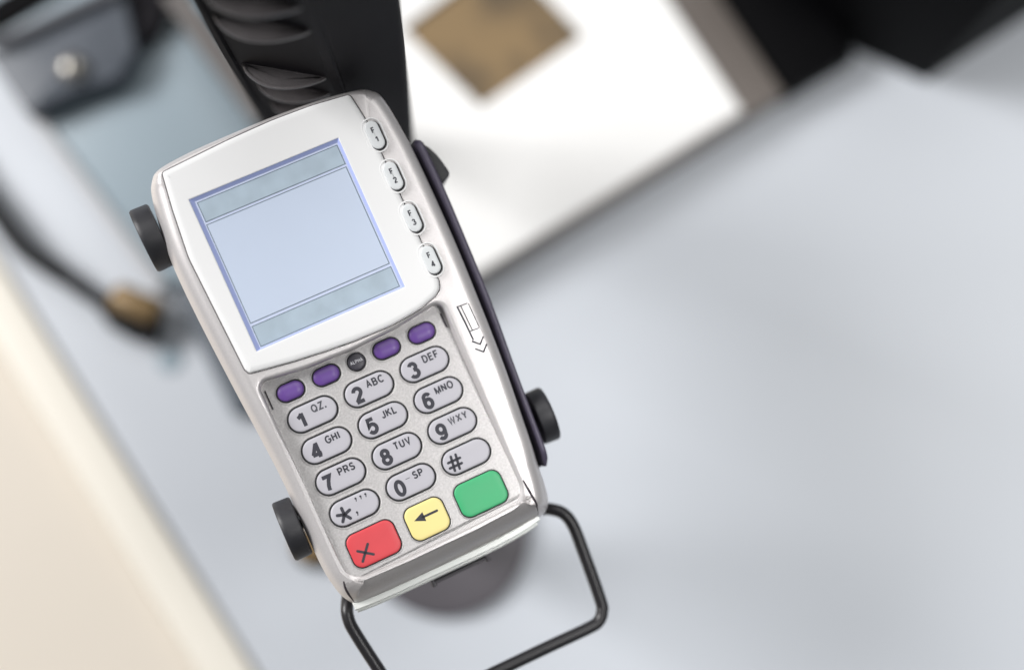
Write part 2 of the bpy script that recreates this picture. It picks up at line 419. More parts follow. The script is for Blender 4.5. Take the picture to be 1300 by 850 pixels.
tpart('status_band', prism('status_band', rect(-28.9, 24.7, 21.4, 29.0), -1.02, -0.95, 0), M['lcd_band'], disp)
tpart('screen_area', prism('screen_area', rect(-28.9, 24.7, 30.4, 68.4), -1.02, -0.955, 0), M['lcd'], disp)
def outline(x0, x1, y0, y1, wd, z):
    return [prism('l', rect(x0, x1, y1 - wd, y1), -1.02, z, 0), prism('l', rect(x0, x1, y0, y0 + wd), -1.02, z, 0),
            prism('l', rect(x0, x0 + wd, y0 + wd, y1 - wd), -1.02, z, 0), prism('l', rect(x1 - wd, x1, y0 + wd, y1 - wd), -1.02, z, 0)]
for (a, b, c, d) in ((-28.9, 25.1, 69.4, 77.1), (-29.1, 24.9, 21.2, 29.2), (-29.1, 24.9, 30.2, 68.6)):
    tpart('screen_line', joined('screen_line', outline(a, b, c, d, 0.30, -0.92)), M['lcd_line'], disp)
tpart('display_lens', prism('display_lens', rect(WIN[0] + .05, WIN[1] - .05, WIN[2] + .05, WIN[3] - .05), -0.14, -0.03, 0), M['lens'])

# ---------------------------------------------------------------- keys
def key_mesh(name, poly, h, dome=0.25, rnd=0.55):
    poly = ccw(poly); lo = [[(x, y, -0.4) for x, y in poly], [(x, y, h - rnd) for x, y in poly]]
    for k in (1, 2, 3):
        a = k / 3 * math.pi / 2 * 0.92
        lo.append([(x, y, h - rnd + rnd * math.sin(a)) for x, y in inset(poly, rnd * (1 - math.cos(a)))])
    z = lo[-1][0][2]; d0 = rnd * (1 - math.cos(math.pi / 2 * .92))
    for dd, zz in ((0.8, .6), (1.5, .9), (2.1, 1.0), (2.25, 1.0), (2.3, 1.0)):
        if dome: lo.append([(x, y, z + dome * zz) for x, y in inset(poly, d0 + dd)])
    return loft_mesh(name, lo, False, True, True, 60), lo[-1][0][2]
def ring_mesh(name, poly, e0, e1, h):
    poly = ccw(poly)
    return loft_mesh(name, [[(x, y, -0.1) for x, y in inset(poly, -e1)], [(x, y, h * .6) for x, y in inset(poly, -e1 + .05)], [(x, y, h) for x, y in inset(poly, -e1 + .25)],
            [(x, y, h) for x, y in inset(poly, -e0 - .15)], [(x, y, -0.1) for x, y in inset(poly, -e0)]], False, False, True, 45)
def arc(cx, cy, rx, ry, a0, a1, n=14):
    return [(cx + rx * math.cos(math.radians(a0 + (a1 - a0) * i / n)), cy + ry * math.sin(math.radians(a0 + (a1 - a0) * i / n))) for i in range(n + 1)]
def ell(cx, cy, rx, ry): return arc(cx, cy, rx, ry, 90, 450, 26)[:-1] + ['closed']
GLYPH = {  # centre lines in a box one unit high: (width, strokes)
 '0': (.54, [ell(.27, .5, .27, .5)]), '1': (.36, [[(.36, 0), (.36, 1)], [(.36, .98), (.26, .84), (.14, .76), (.02, .71)]]),
 '2': (.54, [arc(.27, .72, .26, .28, 172, -38) + [(.02, .02)], [(-.02, 0), (.56, 0)]]),
 '3': (.54, [arc(.26, .76, .23, .24, 160, -92), arc(.26, .26, .28, .27, 92, -162)]),
 '4': (.58, [[(.43, 0), (.43, 1.1)], [(.41, 1.04), (-.02, .27)], [(-.06, .27), (.61, .27)]]),
 '5': (.54, [[(.50, 1), (.12, 1), (.05, .53)] + arc(.26, .32, .28, .32, 128, -155)]),
 '6': (.54, [arc(.29, .70, .25, .30, 28, 150) + [(.03, .55), (.01, .36)], ell(.27, .31, .26, .31)]),
 '7': (.54, [[(0, 1), (.54, 1), (.36, .66), (.25, .34), (.20, 0)]]),
 '8': (.54, [ell(.27, .76, .22, .24), ell(.27, .27, .27, .27)]),
 '9': (.54, [arc(.25, .30, .25, .30, 208, 330) + [(.51, .45), (.53, .64)], ell(.27, .69, .26, .31)]),
 'A': (.66, [[(0, 0), (.33, 1), (.66, 0)], [(.12, .35), (.54, .35)]]),
 'B': (.58, [[(0, .52), (.33, .52)] + arc(.35, .26, .23, .26, 90, -90) + [(0, 0), (0, 1), (.32, 1)] + arc(.33, .76, .19, .24, 90, -90)]),
 'C': (.66, [arc(.36, .5, .36, .5, 42, 318, 20)]), 'D': (.62, [[(0, 0), (0, 1), (.26, 1)] + arc(.27, .5, .35, .5, 80, -80) + [(.26, 0), (0, 0)]]),
 'E': (.53, [[(.53, 1), (0, 1), (0, 0), (.54, 0)], [(0, .53), (.48, .53)]]), 'F': (.50, [[(.50, 1), (0, 1), (0, 0)], [(0, .52), (.44, .52)]]),
 'G': (.70, [arc(.37, .5, .37, .5, 42, 318, 20) + [(.70, .2), (.70, .47), (.40, .47)]]),
 'H': (.58, [[(0, 0), (0, 1)], [(.58, 0), (.58, 1)], [(0, .53), (.58, .53)]]), 'I': (.06, [[(.03, 0), (.03, 1)]]),
 'J': (.40, [[(.40, 1), (.40, .26)] + arc(.20, .24, .20, .24, -5, -172)]), 'K': (.60, [[(0, 0), (0, 1)], [(.55, 1), (0, .40)], [(.20, .60), (.62, 0)]]),
 'L': (.48, [[(0, 1), (0, 0), (.48, 0)]]), 'M': (.70, [[(0, 0), (0, 1)], [(0, .98), (.35, .02), (.70, .98)], [(.70, 1), (.70, 0)]]),
 'N': (.57, [[(0, 0), (0, 1)], [(0, .97), (.57, .03)], [(.57, 0), (.57, 1)]]), 'O': (.74, [ell(.37, .5, .37, .5)]),
 'P': (.55, [[(0, 0), (0, 1), (.30, 1)] + arc(.31, .74, .24, .26, 85, -85) + [(.30, .48), (0, .48)]]),
 'Q': (.74, [ell(.37, .5, .37, .5), [(.44, .24), (.74, -.06)]]),
 'R': (.60, [[(0, 0), (0, 1), (.32, 1)] + arc(.33, .74, .24, .26, 85, -85) + [(.32, .48), (0, .48)], [(.32, .48), (.62, 0)]]),
 'S': (.57, [arc(.28, .755, .25, .245, 22, 262) + arc(.28, .255, .28, .255, 82, -160)]),
 'T': (.60, [[(0, 1), (.60, 1)], [(.30, 1), (.30, 0)]]), 'U': (.57, [[(0, 1), (0, .32)] + arc(.285, .30, .285, .30, 180, 360) + [(.57, .32), (.57, 1)]]),
 'V': (.64, [[(0, 1), (.32, .0), (.64, 1)]]), 'W': (.92, [[(0, 1), (.23, .02), (.46, .98), (.69, .02), (.92, 1)]]),
 'X': (.62, [[(0, 1), (.62, 0)], [(0, 0), (.62, 1)]]), 'Y': (.62, [[(0, 1), (.31, .44), (.62, 1)], [(.31, .46), (.31, 0)]]),
 'Z': (.57, [[(0, 1), (.57, 1), (0, 0), (.59, 0)]]), '.': (.02, [[(0, 0), (.001, .001)]]),
}
def ribbon(pts, wd, z):
    closed = pts[-1] == 'closed'
    if closed: pts = pts[:-1]
    P = [Vector(p) for p in pts]; P = [p for i, p in enumerate(P) if i == 0 or (p - P[i - 1]).length > 1e-5]
    if len(P) < 2: P.append(P[0] + Vector((.01, 0)))
    n = len(P); L = []; Rr = []
    if not closed and (P[-1] - P[0]).length < .3 * wd and n == 2:      # a dot
        c = P[0]; v = [(c.x + a * wd * .55, c.y + b * wd * .55, z) for a, b in ((-1, -1), (1, -1), (1, 1), (-1, 1))]
        return v, [(0, 1, 2, 3)]
    for i in range(n):
        a = P[i - 1] if (closed or i) else None; b = P[(i + 1) % n] if (closed or i < n - 1) else None
        d0 = (P[i] - a).normalized() if a is not None else None; d1 = (b - P[i]).normalized() if b is not None else None
        if d0 is None: d0 = d1
        if d1 is None: d1 = d0
        n0 = Vector((-d0.y, d0.x)); n1 = Vector((-d1.y, d1.x)); m = (n0 + n1)
        m = n0 if m.length < 1e-4 else m.normalized()
        k = wd / 2 / max(.42, m.dot(n0))
        L.append(P[i] + m * k); Rr.append(P[i] - m * k)
    v = [(p.x, p.y, z) for p in L] + [(p.x, p.y, z) for p in Rr]
    return v, [(i, n + i, n + (i + 1) % n, (i + 1) % n) for i in range(n if closed else n - 1)]
def type_mesh(name, s, cap, weight, squeeze=1.0, track=0.22, slant=0.0):
    """lettering drawn as strokes, centred; cap height in mm, weight as a share of it"""
    wd = cap * weight; h = cap - wd; V = []; F = []; x = 0; q = 0
    for ch in s:
        gw, st = GLYPH[ch]
        for pts in st:
            cl = pts[-1] == 'closed'
            pp = [(x + p[0] * h * squeeze, p[1] * h) for p in pts if p != 'closed'] + (['closed'] if cl else [])
            v, f = ribbon(pp, wd, q * 0.003); q += 1
            F += [tuple(i + len(V) for i in ff) for ff in f]; V += v
        x += gw * h * squeeze + wd + track * cap * .5
    xs = [a[0] for a in V]; ys = [a[1] for a in V]; cx = (min(xs) + max(xs)) / 2; cy = h / 2
    V = [(a - cx + (b - cy) * slant, b - cy, c) for a, b, c in V]
    me = bpy.data.meshes.new(name); me.from_pydata([tuple(c * S for c in a) for a in V], [], F); return me
def floor_rot():                                      # keys sit square on the sloping keypad floor
    return Matrix.Rotation(math.atan((floor_z(-68) - floor_z(14)) / -82), 3, 'X')
FR = floor_rot()
def add_key(kind, mesh_top, m, x, y, label, ring, well, base=None):
    me, top = mesh_top
    z = base if base is not None else floor_z(y)
    rt = FR if base is None else None
    k = tpart('key', me, m, None, (x, y, z), rt)
    if label: k['label'] = label
    tpart('key_gap', well, M['well'], None, (x, y, z + 0.03), rt)
    if ring: tpart('key_surround', ring, M['white'] if kind == 'function' else M['plate_silver'], None, (x, y, z), rt)
    return k, top, (x, y, z), rt
pill = rrect(17.9, 8.8, 4.4, 10); pill_m = key_mesh('number_key', pill, 0.62, 0.08, 0.4)
pill_w = prism('number_gap', rrect(19.2, 10.1, 5.05, 10), -0.1, 0.04, 0); pill_r = ring_mesh('number_ring', rrect(19.2, 10.1, 5.05, 10), 0.02, 0.75, 0.16)
small = rrect(9.8, 6.1, 3.05, 10); small_m = key_mesh('soft_key', small, 1.1, 0.4, 0.75)
small_w = prism('soft_gap', rrect(10.9, 7.2, 3.6, 10), -0.1, 0.04, 0); small_r = ring_mesh('soft_ring', rrect(10.9, 7.2, 3.6, 10), 0.02, 0.7, 0.16)
big = rrect(18.1, 12.4, 3.4, 8); big_m = key_mesh('command_key', big, 0.7, 0.1, 0.4); big_w = prism('command_gap', rrect(18.9, 13.2, 3.7, 8), -0.1, 0.04, 0)
big_r = ring_mesh('command_ring', rrect(18.9, 13.2, 3.7, 8), 0.02, 0.55, 0.16)
mid = rrect(14.7, 12.4, 3.4, 8); mid_m = key_mesh('back_key', mid, 0.7, 0.1, 0.4); mid_w = prism('back_gap', rrect(15.5, 13.2, 3.7, 8), -0.1, 0.04, 0)
mid_r = ring_mesh('back_ring', rrect(15.5, 13.2, 3.7, 8), 0.02, 0.55, 0.16)
rnd_p = rrect(6.3, 6.3, 3.15, 10); rnd_m = key_mesh('round_key', rnd_p, 1.3, 0.22, 0.5); rnd_w = prism('round_gap', rrect(7.0, 7.0, 3.5, 10), -0.1, 0.04, 0)
rnd_r = ring_mesh('round_ring', rrect(7.0, 7.0, 3.5, 10), 0.02, 0.7, 0.16)
def legend_poly(key, polys, m, name='legend'):
    k, top, at, rt = key
    fr = frame_mm(at, rt) @ frame_mm((0, 0, top))
    o = link(name, joined(name, [prism('s', p, 0.01, 0.035, 0) for p in polys]), m, k, TF @ fr)
def legend_text(key, s, x, y, cap, bold, m, sx=1.0):
    k, top, at, rt = key
    link('legend', type_mesh('legend', s, cap, bold, sx), m, k, TF @ frame_mm(at, rt) @ frame_mm((x, y, top + 0.03)))
def star(cx, cy, r, wd): return [capsule_poly((cx, cy), (cx + r * math.cos(a), cy + r * math.sin(a)), wd) for a in [math.pi / 2 + k * 2 * math.pi / 5 for k in range(5)]]
def apost(x, y, s=1.0):
    return [rrect(0.75 * s, 0.75 * s, 0.37 * s, 4, x, y), capsule_poly((x + .22 * s, y - .1 * s), (x - .1 * s, y - 0.95 * s), 0.32 * s)]
names = [('1', 'QZ.'), ('2', 'ABC'), ('3', 'DEF'), ('4', 'GHI'), ('5', 'JKL'), ('6', 'MNO'), ('7', 'PRS'), ('8', 'TUV'), ('9', 'WXY'), ('*', None), ('0', 'SP'), ('#', None)]
for i, (d, t) in enumerate(names):
    x = (i % 3 - 1) * 22.0; y = -8.0 - (i // 3) * 12.21
    k = add_key('number', pill_m, M['key_grey'], x, y, 'grey pill-shaped key marked ' + {'*': 'with an asterisk', '#': 'with a hash sign'}.get(d, d), pill_r, pill_w)
    if d == '*':
        legend_poly(k, star(-4.3, -0.6, 2.5, 1.15) + sum([apost(xx, 3.0) for xx in (1.6, 3.5, 5.4)], []) + apost(0.1, -1.7, 1.1), M['ink'])
    elif d == '#':
        legend_poly(k, [capsule_poly((-5.9, -2.9), (-5.2, 2.3), .95), capsule_poly((-4.0, -2.9), (-3.3, 2.3), .95), capsule_poly((-7.0, 0.6), (-2.3, 0.6), .95), capsule_poly((-7.2, -1.4), (-2.5, -1.4), .95)], M['ink'])
    else:
        legend_text(k, d, -4.4, -0.35, 6.3, 0.218, M['ink'], 1.03)
        if d == '0':
            legend_poly(k, [capsule_poly((-1.3, 1.7), (0.2, 1.7), 0.22)], M['ink_grey'], 'legend_dash')
            legend_text(k, 'SP', 3.5, 1.8, 2.85, 0.195, M['ink'])
        else:
            legend_text(k, t, 2.9, 1.8, 2.95, 0.19, M['ink_grey'] if d in '19' else M['ink'])
for x, dx in ((-25.8, 0), (-11.9, 0), (11.8, 0), (25.8, 0)):
    add_key('soft', small_m, M['purple'], x, 2.85, 'purple unmarked soft key', small_r, small_w)
k = add_key('alpha', rnd_m, M['alpha'], -0.1, 2.85, 'small round charcoal key marked ALPHA', rnd_r, rnd_w)
legend_text(k, 'ALPHA', 0, 0.1, 1.3, 0.16, M['ink_white'])
k = add_key('cancel', big_m, M['red'], -21.0, -59.0, 'red cancel key marked with a black X', big_r, big_w)
legend_poly(k, [capsule_poly((-6.1, -4.0), (-2.0, 0.9), 0.95), capsule_poly((-6.3, 0.1), (-1.6, -3.3), 0.95)], M['ink'], 'cross_mark')
k = add_key('clear', mid_m, M['yellow'], -0.1, -59.0, 'yellow key marked with a black arrow pointing left', mid_r, mid_w)
legend_poly(k, [capsule_poly((-1.2, 1.25), (4.4, 1.25), 0.85), [(-4.6, 1.25), (-0.6, -0.5), (-0.6, 3.0)]], M['ink'], 'arrow_mark')
k = add_key('enter', big_m, M['green'], 21.3, -59.0, 'plain green enter key', big_r, big_w)
# F keys on the right strip
fk = rrect(5.0, 10.7, 2.5, 10); fk_m = key_mesh('function_key', fk, 0.75, 0.1, 0.35)
fk_w = prism('function_gap_shade', [(x + .22, y - .28) for x, y in rrect(5.45, 11.2, 2.7, 10)], -1.4, 0.04, 0)  # gap shifted down-right to paint each key's shadow side
fk_r = ring_mesh('function_ring', rrect(5.5, 11.2, 2.7, 10), 0.5, 1.1, 0.12)
for n, y in enumerate(fy):
    k = add_key('function', fk_m, M['key_pale'], FX, y, 'small pale oval key marked F%d' % (n + 1), fk_r, fk_w, base=-0.05)
    legend_text(k, 'F', -0.1, 1.75, 2.3, 0.19, M['ink']); legend_text(k, str(n + 1), 0.0, -1.75, 2.3, 0.19, M['ink'])

# card icon and arrows printed on the right strip
def deck_mark(name, strokes):
    V = []; F = []
    for (x0, y0), (x1, y1), wd in strokes:
        a, b = Vector((x0, y0)), Vector((x1, y1)); t = (b - a).normalized(); n = Vector((-t.y, t.x)) * wd / 2
        a = a - t * wd * .4; b = b + t * wd * .4; k = max(2, int((b - a).length / 0.5)); base = len(V)
        for i in range(k + 1):
            p = a.lerp(b, i / k)
            for q in (p + n, p - n): V.append((q.x, q.y, surf(q.x, q.y) + 0.07))
        F += [(base + 2 * i, base + 2 * i + 1, base + 2 * i + 3, base + 2 * i + 2) for i in range(k)]
    return tpart(name, mesh(name, V, F, False), M['ink'])
deck_mark('card_icon', [((40.9, 6.1), (41.2, 0), .62), ((41.2, 0), (41.35, -7.0), .62), ((42.2, 5.8), (42.5, -3.6), .38),
     ((40.9, 6.1), (44.7, 5.9), .40), ((41.5, -3.8), (44.9, -4.0), .40), ((45.1, 5.5), (45.2, -3.7), .34)])
for y in (-8.4, -11.4):
    deck_mark('arrow_mark', [((40.8, y + .9), (43.0, y - 1.2), .6), ((43.0, y - 1.2), (45.1, y + .8), .6)])
# small dark slots in the recess wall
for x0, x1, y0, y1 in ((-34.2, -33.95, 6.6, -0.6), (35.2, 34.95, 6.6, 1.0)):
    tpart('wall_slot', prism('wall_slot', rect(min(x0, x1) - .12, max(x0, x1) + .12, y1, y0), floor_z(3), floor_z(3) + 0.9, 0), M['seam'])

# pale lower lip along the bottom edge, corner seams
def sweep_lip(name, y_off, z0, z1, wd, xs):
    pts = []
    for i in range(41):
        x = xs[0] + (xs[1] - xs[0]) * i / 40
        u = (x - 1) / 38.0
        pts.append((x, -78.6 + y_off + 1.6 * u ** 4 + 0.8 * u * u * u - 0.3 * u))
    sec = [(-wd / 2, z0), (-wd / 2, z1 - .5), (-wd / 2 + .5, z1), (wd / 2 - .5, z1), (wd / 2, z1 - .5), (wd / 2, z0)]
    lo = [[(x, y + s[0], s[1]) for s in sec] for x, y in pts]
    return loft_mesh(name, lo, True, True, True, 35)
tpart('bottom_lip', sweep_lip('bottom_lip', 0.25, -20, -11.6, 2.9, (-36.5, 38)), M['lip'])
tpart('lower_edge', sweep_lip('lower_edge', -1.5, -24, -14.6, 2.0, (-36.0, 37)), M['lip'])
def on_surf(pts, dz): return [(x, y, surf(x, y) + dz) for x, y in pts]
for sx, p in (('l', [(-36.0, -66.5), (-36.4, -69), (-36.3, -71.5), (-35.9, -74), (-35.6, -76.3)]), ('r', [(37.2, -61), (37.6, -65), (38.0, -69), (38.2, -72), (38.0, -75.6)])):
    q = [(v.x, v.y) for v in catmull_open([(a, b, 0) for a, b in p], 5)]
    tpart('corner_seam', tube_mesh('corner_seam', on_surf(q, -0.12), [0.15 + 0.35 * math.sin(math.pi * min(1, .15 + i / len(q))) for i in range(len(q))], 8), M['seam'])

# card swipe rail along the right side: plum wall, black slot between it and the body
RX = [(52.8, 68.8), (53.4, 66), (53.7, 60), (53.9, 48), (53.8, 36), (53.1, 10), (52.3, -5), (51.2, -20), (50.2, -36), (49.4, -50), (48.9, -56), (47.9, -60.4)]
path = catmull_open([(a, b, 0) for a, b in RX], 6); lo = []
for i, p in enumerate(path):
    t = i / (len(path) - 1); a = path[max(0, i - 1)]; b = path[min(len(path) - 1, i + 1)]
    d = (b - a).normalized(); nn = Vector((-d.y, d.x, 0)) * -1                      # towards +x
    if nn.x < 0: nn = -nn
    wd = 3.3 * min(1, 0.35 + t * 14) * min(1, 0.3 + (1 - t) * 12) * (1.05 - 0.45 * t * (t < .75) - 0.3375 * (t >= .75)); z1 = -6.0 - 1.2 * t - 1.5 * (1 - min(1, t * 9)) - 2 * (1 - min(1, (1 - t) * 9))
    sec = [(-.5, -34), (-.5, z1 - .9), (-.42, z1 - .3), (-.25, z1), (.28, z1 + .05), (.44, z1 - .25), (.5, z1 - .9), (.5, -34)]
    lo.append([p + nn * (s * wd) + Vector((0, 0, z)) for s, z in sec])
tpart('swipe_rail', loft_mesh('swipe_rail', lo, True, True, True, 45), M['rail'])
slot = []
for i, p in enumerate(path):
    slot.append([(p.x - 5.5, p.y, -17), (p.x + 1.0, p.y, -17), (p.x + 1.0, p.y, -19), (p.x - 5.5, p.y, -19)])
tpart('slot_floor', loft_mesh('slot_floor', slot, True, True, False), M['well'])
tpart('back_shell', prism('back_shell', round_poly([(-38, 86), (-38, -66), (44, -66), (49, 0), (49, 84)], 8), -41, -20, 2), M['seam'])

# ================================================================ the stand that holds it
BASE = frame_mm((-34, 8, 0))
stand = empty('terminal_stand', BASE, 'grey round-based stand with black rubber grips and wire handle holding the card terminal', 'stand')
def spart(name, me, m, parent=None, at=(0, 0, 0), rot=None, world=False):
    return link(name, me, m, parent or stand, frame_mm(at, rot) if world else TF @ frame_mm(at, rot))
spart('base_disc', lathe_mesh('base_disc', [(0.5, 0.2), (42.5, 0.2), (43, 1.2), (43, 5.0), (42, 6.4), (40, 7.0), (18, 8.5), (0.5, 8.5)], 'z', 72), M['stand_grey'], None, (-34, 8, 0), None, True)
pl = TF @ Vector((0.0, -6 * S, -46 * S)) / S
spart('pole', tube_mesh('pole', catmull_open([(-34, 8, 6), (-36, 14, 70), (-44, 34, 140), tuple(pl)], 6), 9, 20), M['stand_grey'], None, (0, 0, 0), None, True)
spart('back_plate', prism('back_plate', rrect(66, 120, 10), -49, -42, 1.5), M['rod'])
puck_prof = [(0.3, -3.6), (11.0, -3.6), (11.6, -3.2), (11.75, -2.6), (11.9, 1.6), (11.9, 2.9), (11.5, 3.5), (10.6, 3.6), (0.3, 3.75)]
puck = lathe_mesh('grip_pad', puck_prof, 'x', 40)
def R3(axis, deg): return Matrix.Rotation(math.radians(deg), 3, axis)
for (x, y, z, rz, sc) in ((-48.4, 74.2, -16.5, 1.5, 1.02), (-45.2, -42.6, -15.5, -1, .95), (55.8, -43.5, -19, -2, .88)):
    sgn = -1 if x < 0 else 1
    o = spart('grip_pad', puck, M['rubber'], None, (x, y, z), R3('Z', rz + (180 if x < 0 else 0)))
    o.scale = (sc, sc, sc)
    arm = [(sgn * 28, y * .8, -45), (sgn * 46, y * .95, -45), (x - sgn * 1.5, y, -39), (x - sgn * 1.8, y, z - 5)]
    spart('grip_arm', tube_mesh('grip_arm', catmull_open(arm, 6), 2.6, 14), M['rod'])
fin = catmull_open([(54.5, 68.2, 0), (57.0, 65, 0), (59.0, 60, 0), (60.3, 53.6, 0)], 5)
finp = [(v.x, v.y) for v in fin] + [(59.6, 52.2), (56.4, 50.6), (55.0, 52), (53.6, 58), (53.2, 64)]
spart('grip_finger', prism('grip_finger', finp, -32, -10, 1.2), M['rubber'])
spart('grip_arm', tube_mesh('grip_arm', catmull_open([(26, 46, -45), (44, 54, -45), (55, 57, -40), (56.5, 58, -28)], 6), 4.0, 14), M['rod'])
loop = [(24, -56, -44), (33, -66, -40), (40, -74.5, -31), (45.4, -77.4, -26.5), (49.0, -80.8, -25), (50.5, -86, -25), (50.2, -95, -25), (48.5, -116, -25), (47.3, -120.5, -25), (44.4, -123.4, -25),
        (39.0, -124.0, -25), (20, -123.6, -25), (-20, -123.2, -25), (-29, -123, -25), (-33.5, -121, -25), (-35.6, -116, -25), (-37.6, -104, -25), (-40.0, -88, -25), (-40.2, -82, -25), (-38.5, -77, -26.5), (-33, -69, -34), (-24, -56, -44)]
spart('wire_handle', tube_mesh('wire_handle', catmull_open(loop, 7), 2.35, 18), M['rod'])
led = [prism('a', rect(-6.0, 14.8, -83.4, -82.2), -24, -18.6, .3), prism('b', rect(-7.4, -5.8, -84.2, -79), -26, -18.0, .4), prism('c', rect(14.6, 16.2, -84.2, -79), -26, -18.0, .4), prism('d', rect(-6, 14.8, -82.2, -60), -28, -24.5, .4)]
spart('support_ledge', joined('support_ledge', led), M['stand_grey'])

# ================================================================ upright ribbed housing behind the terminal
PL, PD = Vector((-104.5, 176.5)), Vector((-61.7, 168.9))
tower = empty('ribbed_housing', frame_mm((-76, 200, 0)), 'upright black plastic housing with curved ribs standing behind the terminal', 'housing')
def wpart(name, me, m, parent, at=(0, 0, 0), rot=None): return link(name, me, m, parent, frame_mm(at, rot))
fdir = (PD - PL).normalized(); fout = Vector((fdir.y, -fdir.x))
if fout.y > 0: fout = -fout
def ring_at(z):
    t = (z - 165) / 150
    right = Vector((-40.0, 166)).lerp(Vector((-36.6, 186)), t)
    return [(PL.x, PL.y, z), (PL.x + fdir.x * 3, PL.y + fdir.y * 3 , z), (PD.x - fdir.x * 3, PD.y - fdir.y * 3, z), (PD.x, PD.y, z), (right.x, right.y, z), (right.x - 14, right.y + 60, z), (PL.x + 20, PL.y + 70, z)]
def shell_ring(z):
    r = ring_at(z); p = ccw([(a, b) for a, b, c in r]); q = round_poly(p, [2.5, 0, 0, 2.0, 3.0, 6, 6] if p[0] == (r[0][0], r[0][1]) else 2.0, 4)
    return [(a, b, z) for a, b in q]
zz = [150, 153, 165, 200, 240, 280, 330, 360]
wpart('shell', loft_mesh('shell', [shell_ring(z) for z in zz], True, True, True, 30), M['black_shell'], tower)
wpart('stem', lathe_mesh('stem', [(1, 0.3), (24, 0.3), (24, 4), (7, 7), (6, 10), (6, 152), (1, 152)], 'z', 24), M['black_shell'], tower, (-76, 212, 0))
wpart('raised_frame', joined('raised_frame', [prism('f', [tuple(PD - fdir * 5 + fout * .1), tuple(PD - fdir * .6 + fout * .1), tuple(PD - fdir * 1.0 + fout * 1.6), tuple(PD - fdir * 4.4 + fout * 1.6)], 150, 355, .3),
      prism('f', [tuple(PL + fdir * .4 + fout * .1), tuple(PL + fdir * 4 + fout * .1), tuple(PL + fdir * 3.4 + fout * 1.4), tuple(PL + fdir * 1.0 + fout * 1.4)], 150, 355, .3)]), M['black_shell'], tower)
for z, s0, s1, dep in ((331, 6, 38, 6), (308, 6, 38.5, 6.5), (287, 5, 38.5, 7), (238, 5.5, 37, 7), (219, 7.5, 36, 6), (196, 9, 35, 6), (176, 10, 35, 6)):
    N = 18; top = []; bot = []
    for i in range(N + 1):
        u = i / N; s = s0 + (s1 - s0) * u
        d = dep * (math.sin(math.pi * u ** 0.8)) ** 0.8 if 0 < u < 1 else 0.0
        p = PL + fdir * s + fout * (0.3 + d); top.append((p.x, p.y))
    back = [tuple(PL + fdir * s1 - fout * 1), tuple(PL + fdir * s0 - fout * 1)]
    poly = ccw(top + back)
    lo = [[(x, y, z - 2.2) for x, y in inset(poly, .4)], [(x, y, z - 1.9) for x, y in poly], [(x, y, z - 0.35) for x, y in poly], [(x, y, z) for x, y in inset(poly, .35)], [(x, y, z) for x, y in inset(poly, .9)], [(x, y, z - 0.5) for x, y in inset(poly, 1.2)]]
    wpart('rib', loft_mesh('rib', lo, True, True, True, 40), M['rib'], tower)

# ================================================================ blurred things on the counter
# pale blue-grey sheet with a pale edge
sheet = empty('sheet_panel', frame_mm((-150, 200, 0)), 'blue-grey flat sheet with pale edge lying left of the terminal', 'panel')
shp = [(-257, 233), (-178, 133), (-120, 160), (-115, 300), (-195, 380), (-330, 330)]
wpart('sheet', prism('sheet', shp, 2, 14, 1.0), M['steel_blue'], sheet)
def bar(name, a, b, wd, z0, z1, m, parent, bev=.8):
    a, b = Vector(a), Vector(b); n = Vector((-(b - a).y, (b - a).x)).normalized() * wd / 2
    return wpart(name, prism(name, [tuple(a - n), tuple(b - n), tuple(b + n), tuple(a + n)], z0, z1, bev), m, parent)
bar('pale_edge', (-262, 238), (-181, 133.5), 6, 0.5, 17, M['sheet_edge'], sheet)
# slate bracket with a chrome screw
br = empty('metal_bracket', frame_mm((-225, 250, 14)), 'slate grey bracket with a shiny screw at the top left', 'bracket')
wpart('plate', prism('plate', round_poly([(-274, 254), (-250, 221), (-226, 233), (-203, 240), (-195, 256), (-204, 290), (-242, 273)], 1.5), 15, 30, 1.5), M['slate'], br)
bar('upper_flange', (-268, 256), (-203, 288), 5, 15, 36, M['flange'], br)
scr = wpart('screw', lathe_mesh('screw', [(.2, 30), (7.5, 30), (7.5, 31.5), (6.5, 34), (4, 36), (.2, 36.5)], 'z', 28), M['chrome'], br, (-227, 245, 0))
wpart('screw_slot', prism('screw_slot', rect(-228, -226, 238, 252), 35.0, 36.9, 0), M['seam'], scr)
dk = link('dark_bar', prism('dark_bar', [(-284, 262), (-232, 296), (-244, 310), (-290, 280)], 1, 16, 1), M['soot']); dk['label'] = 'thin black bar above the slate bracket in the top left corner'; dk['category'] = 'bar'
db = link('bracket_shade', prism('bracket_shade', round_poly([(-206, 300), (-203, 268), (-196, 258), (-186, 268), (-176, 300)], 3), 15, 24, 1), M['black_shell']); db['label'] = 'dark brown-black block put in for the shade between the bracket and the ribbed housing'; db['category'] = 'block'  # block added in place of the shade beside the bracket
tr = link('trim_strip', prism('trim_strip', [(-181, 281), (-131, 213), (-123, 218), (-168, 284)], 16, 40, 1), M['brown_edge']); tr['label'] = 'brown-grey trim strip running beside the ribbed black housing'; tr['category'] = 'trim'
# dark block put in for shade, half hidden under the terminal
sb = link('shade_block', prism('shade_block', round_poly([(-178, 136), (-142, 66), (-90, 92), (-126, 164)], 3), 0.3, 12, 1.2), M['shade_dark']); sb['label'] = 'dark block put in for the shade on the counter, half hidden by the terminal'; sb['category'] = 'block'
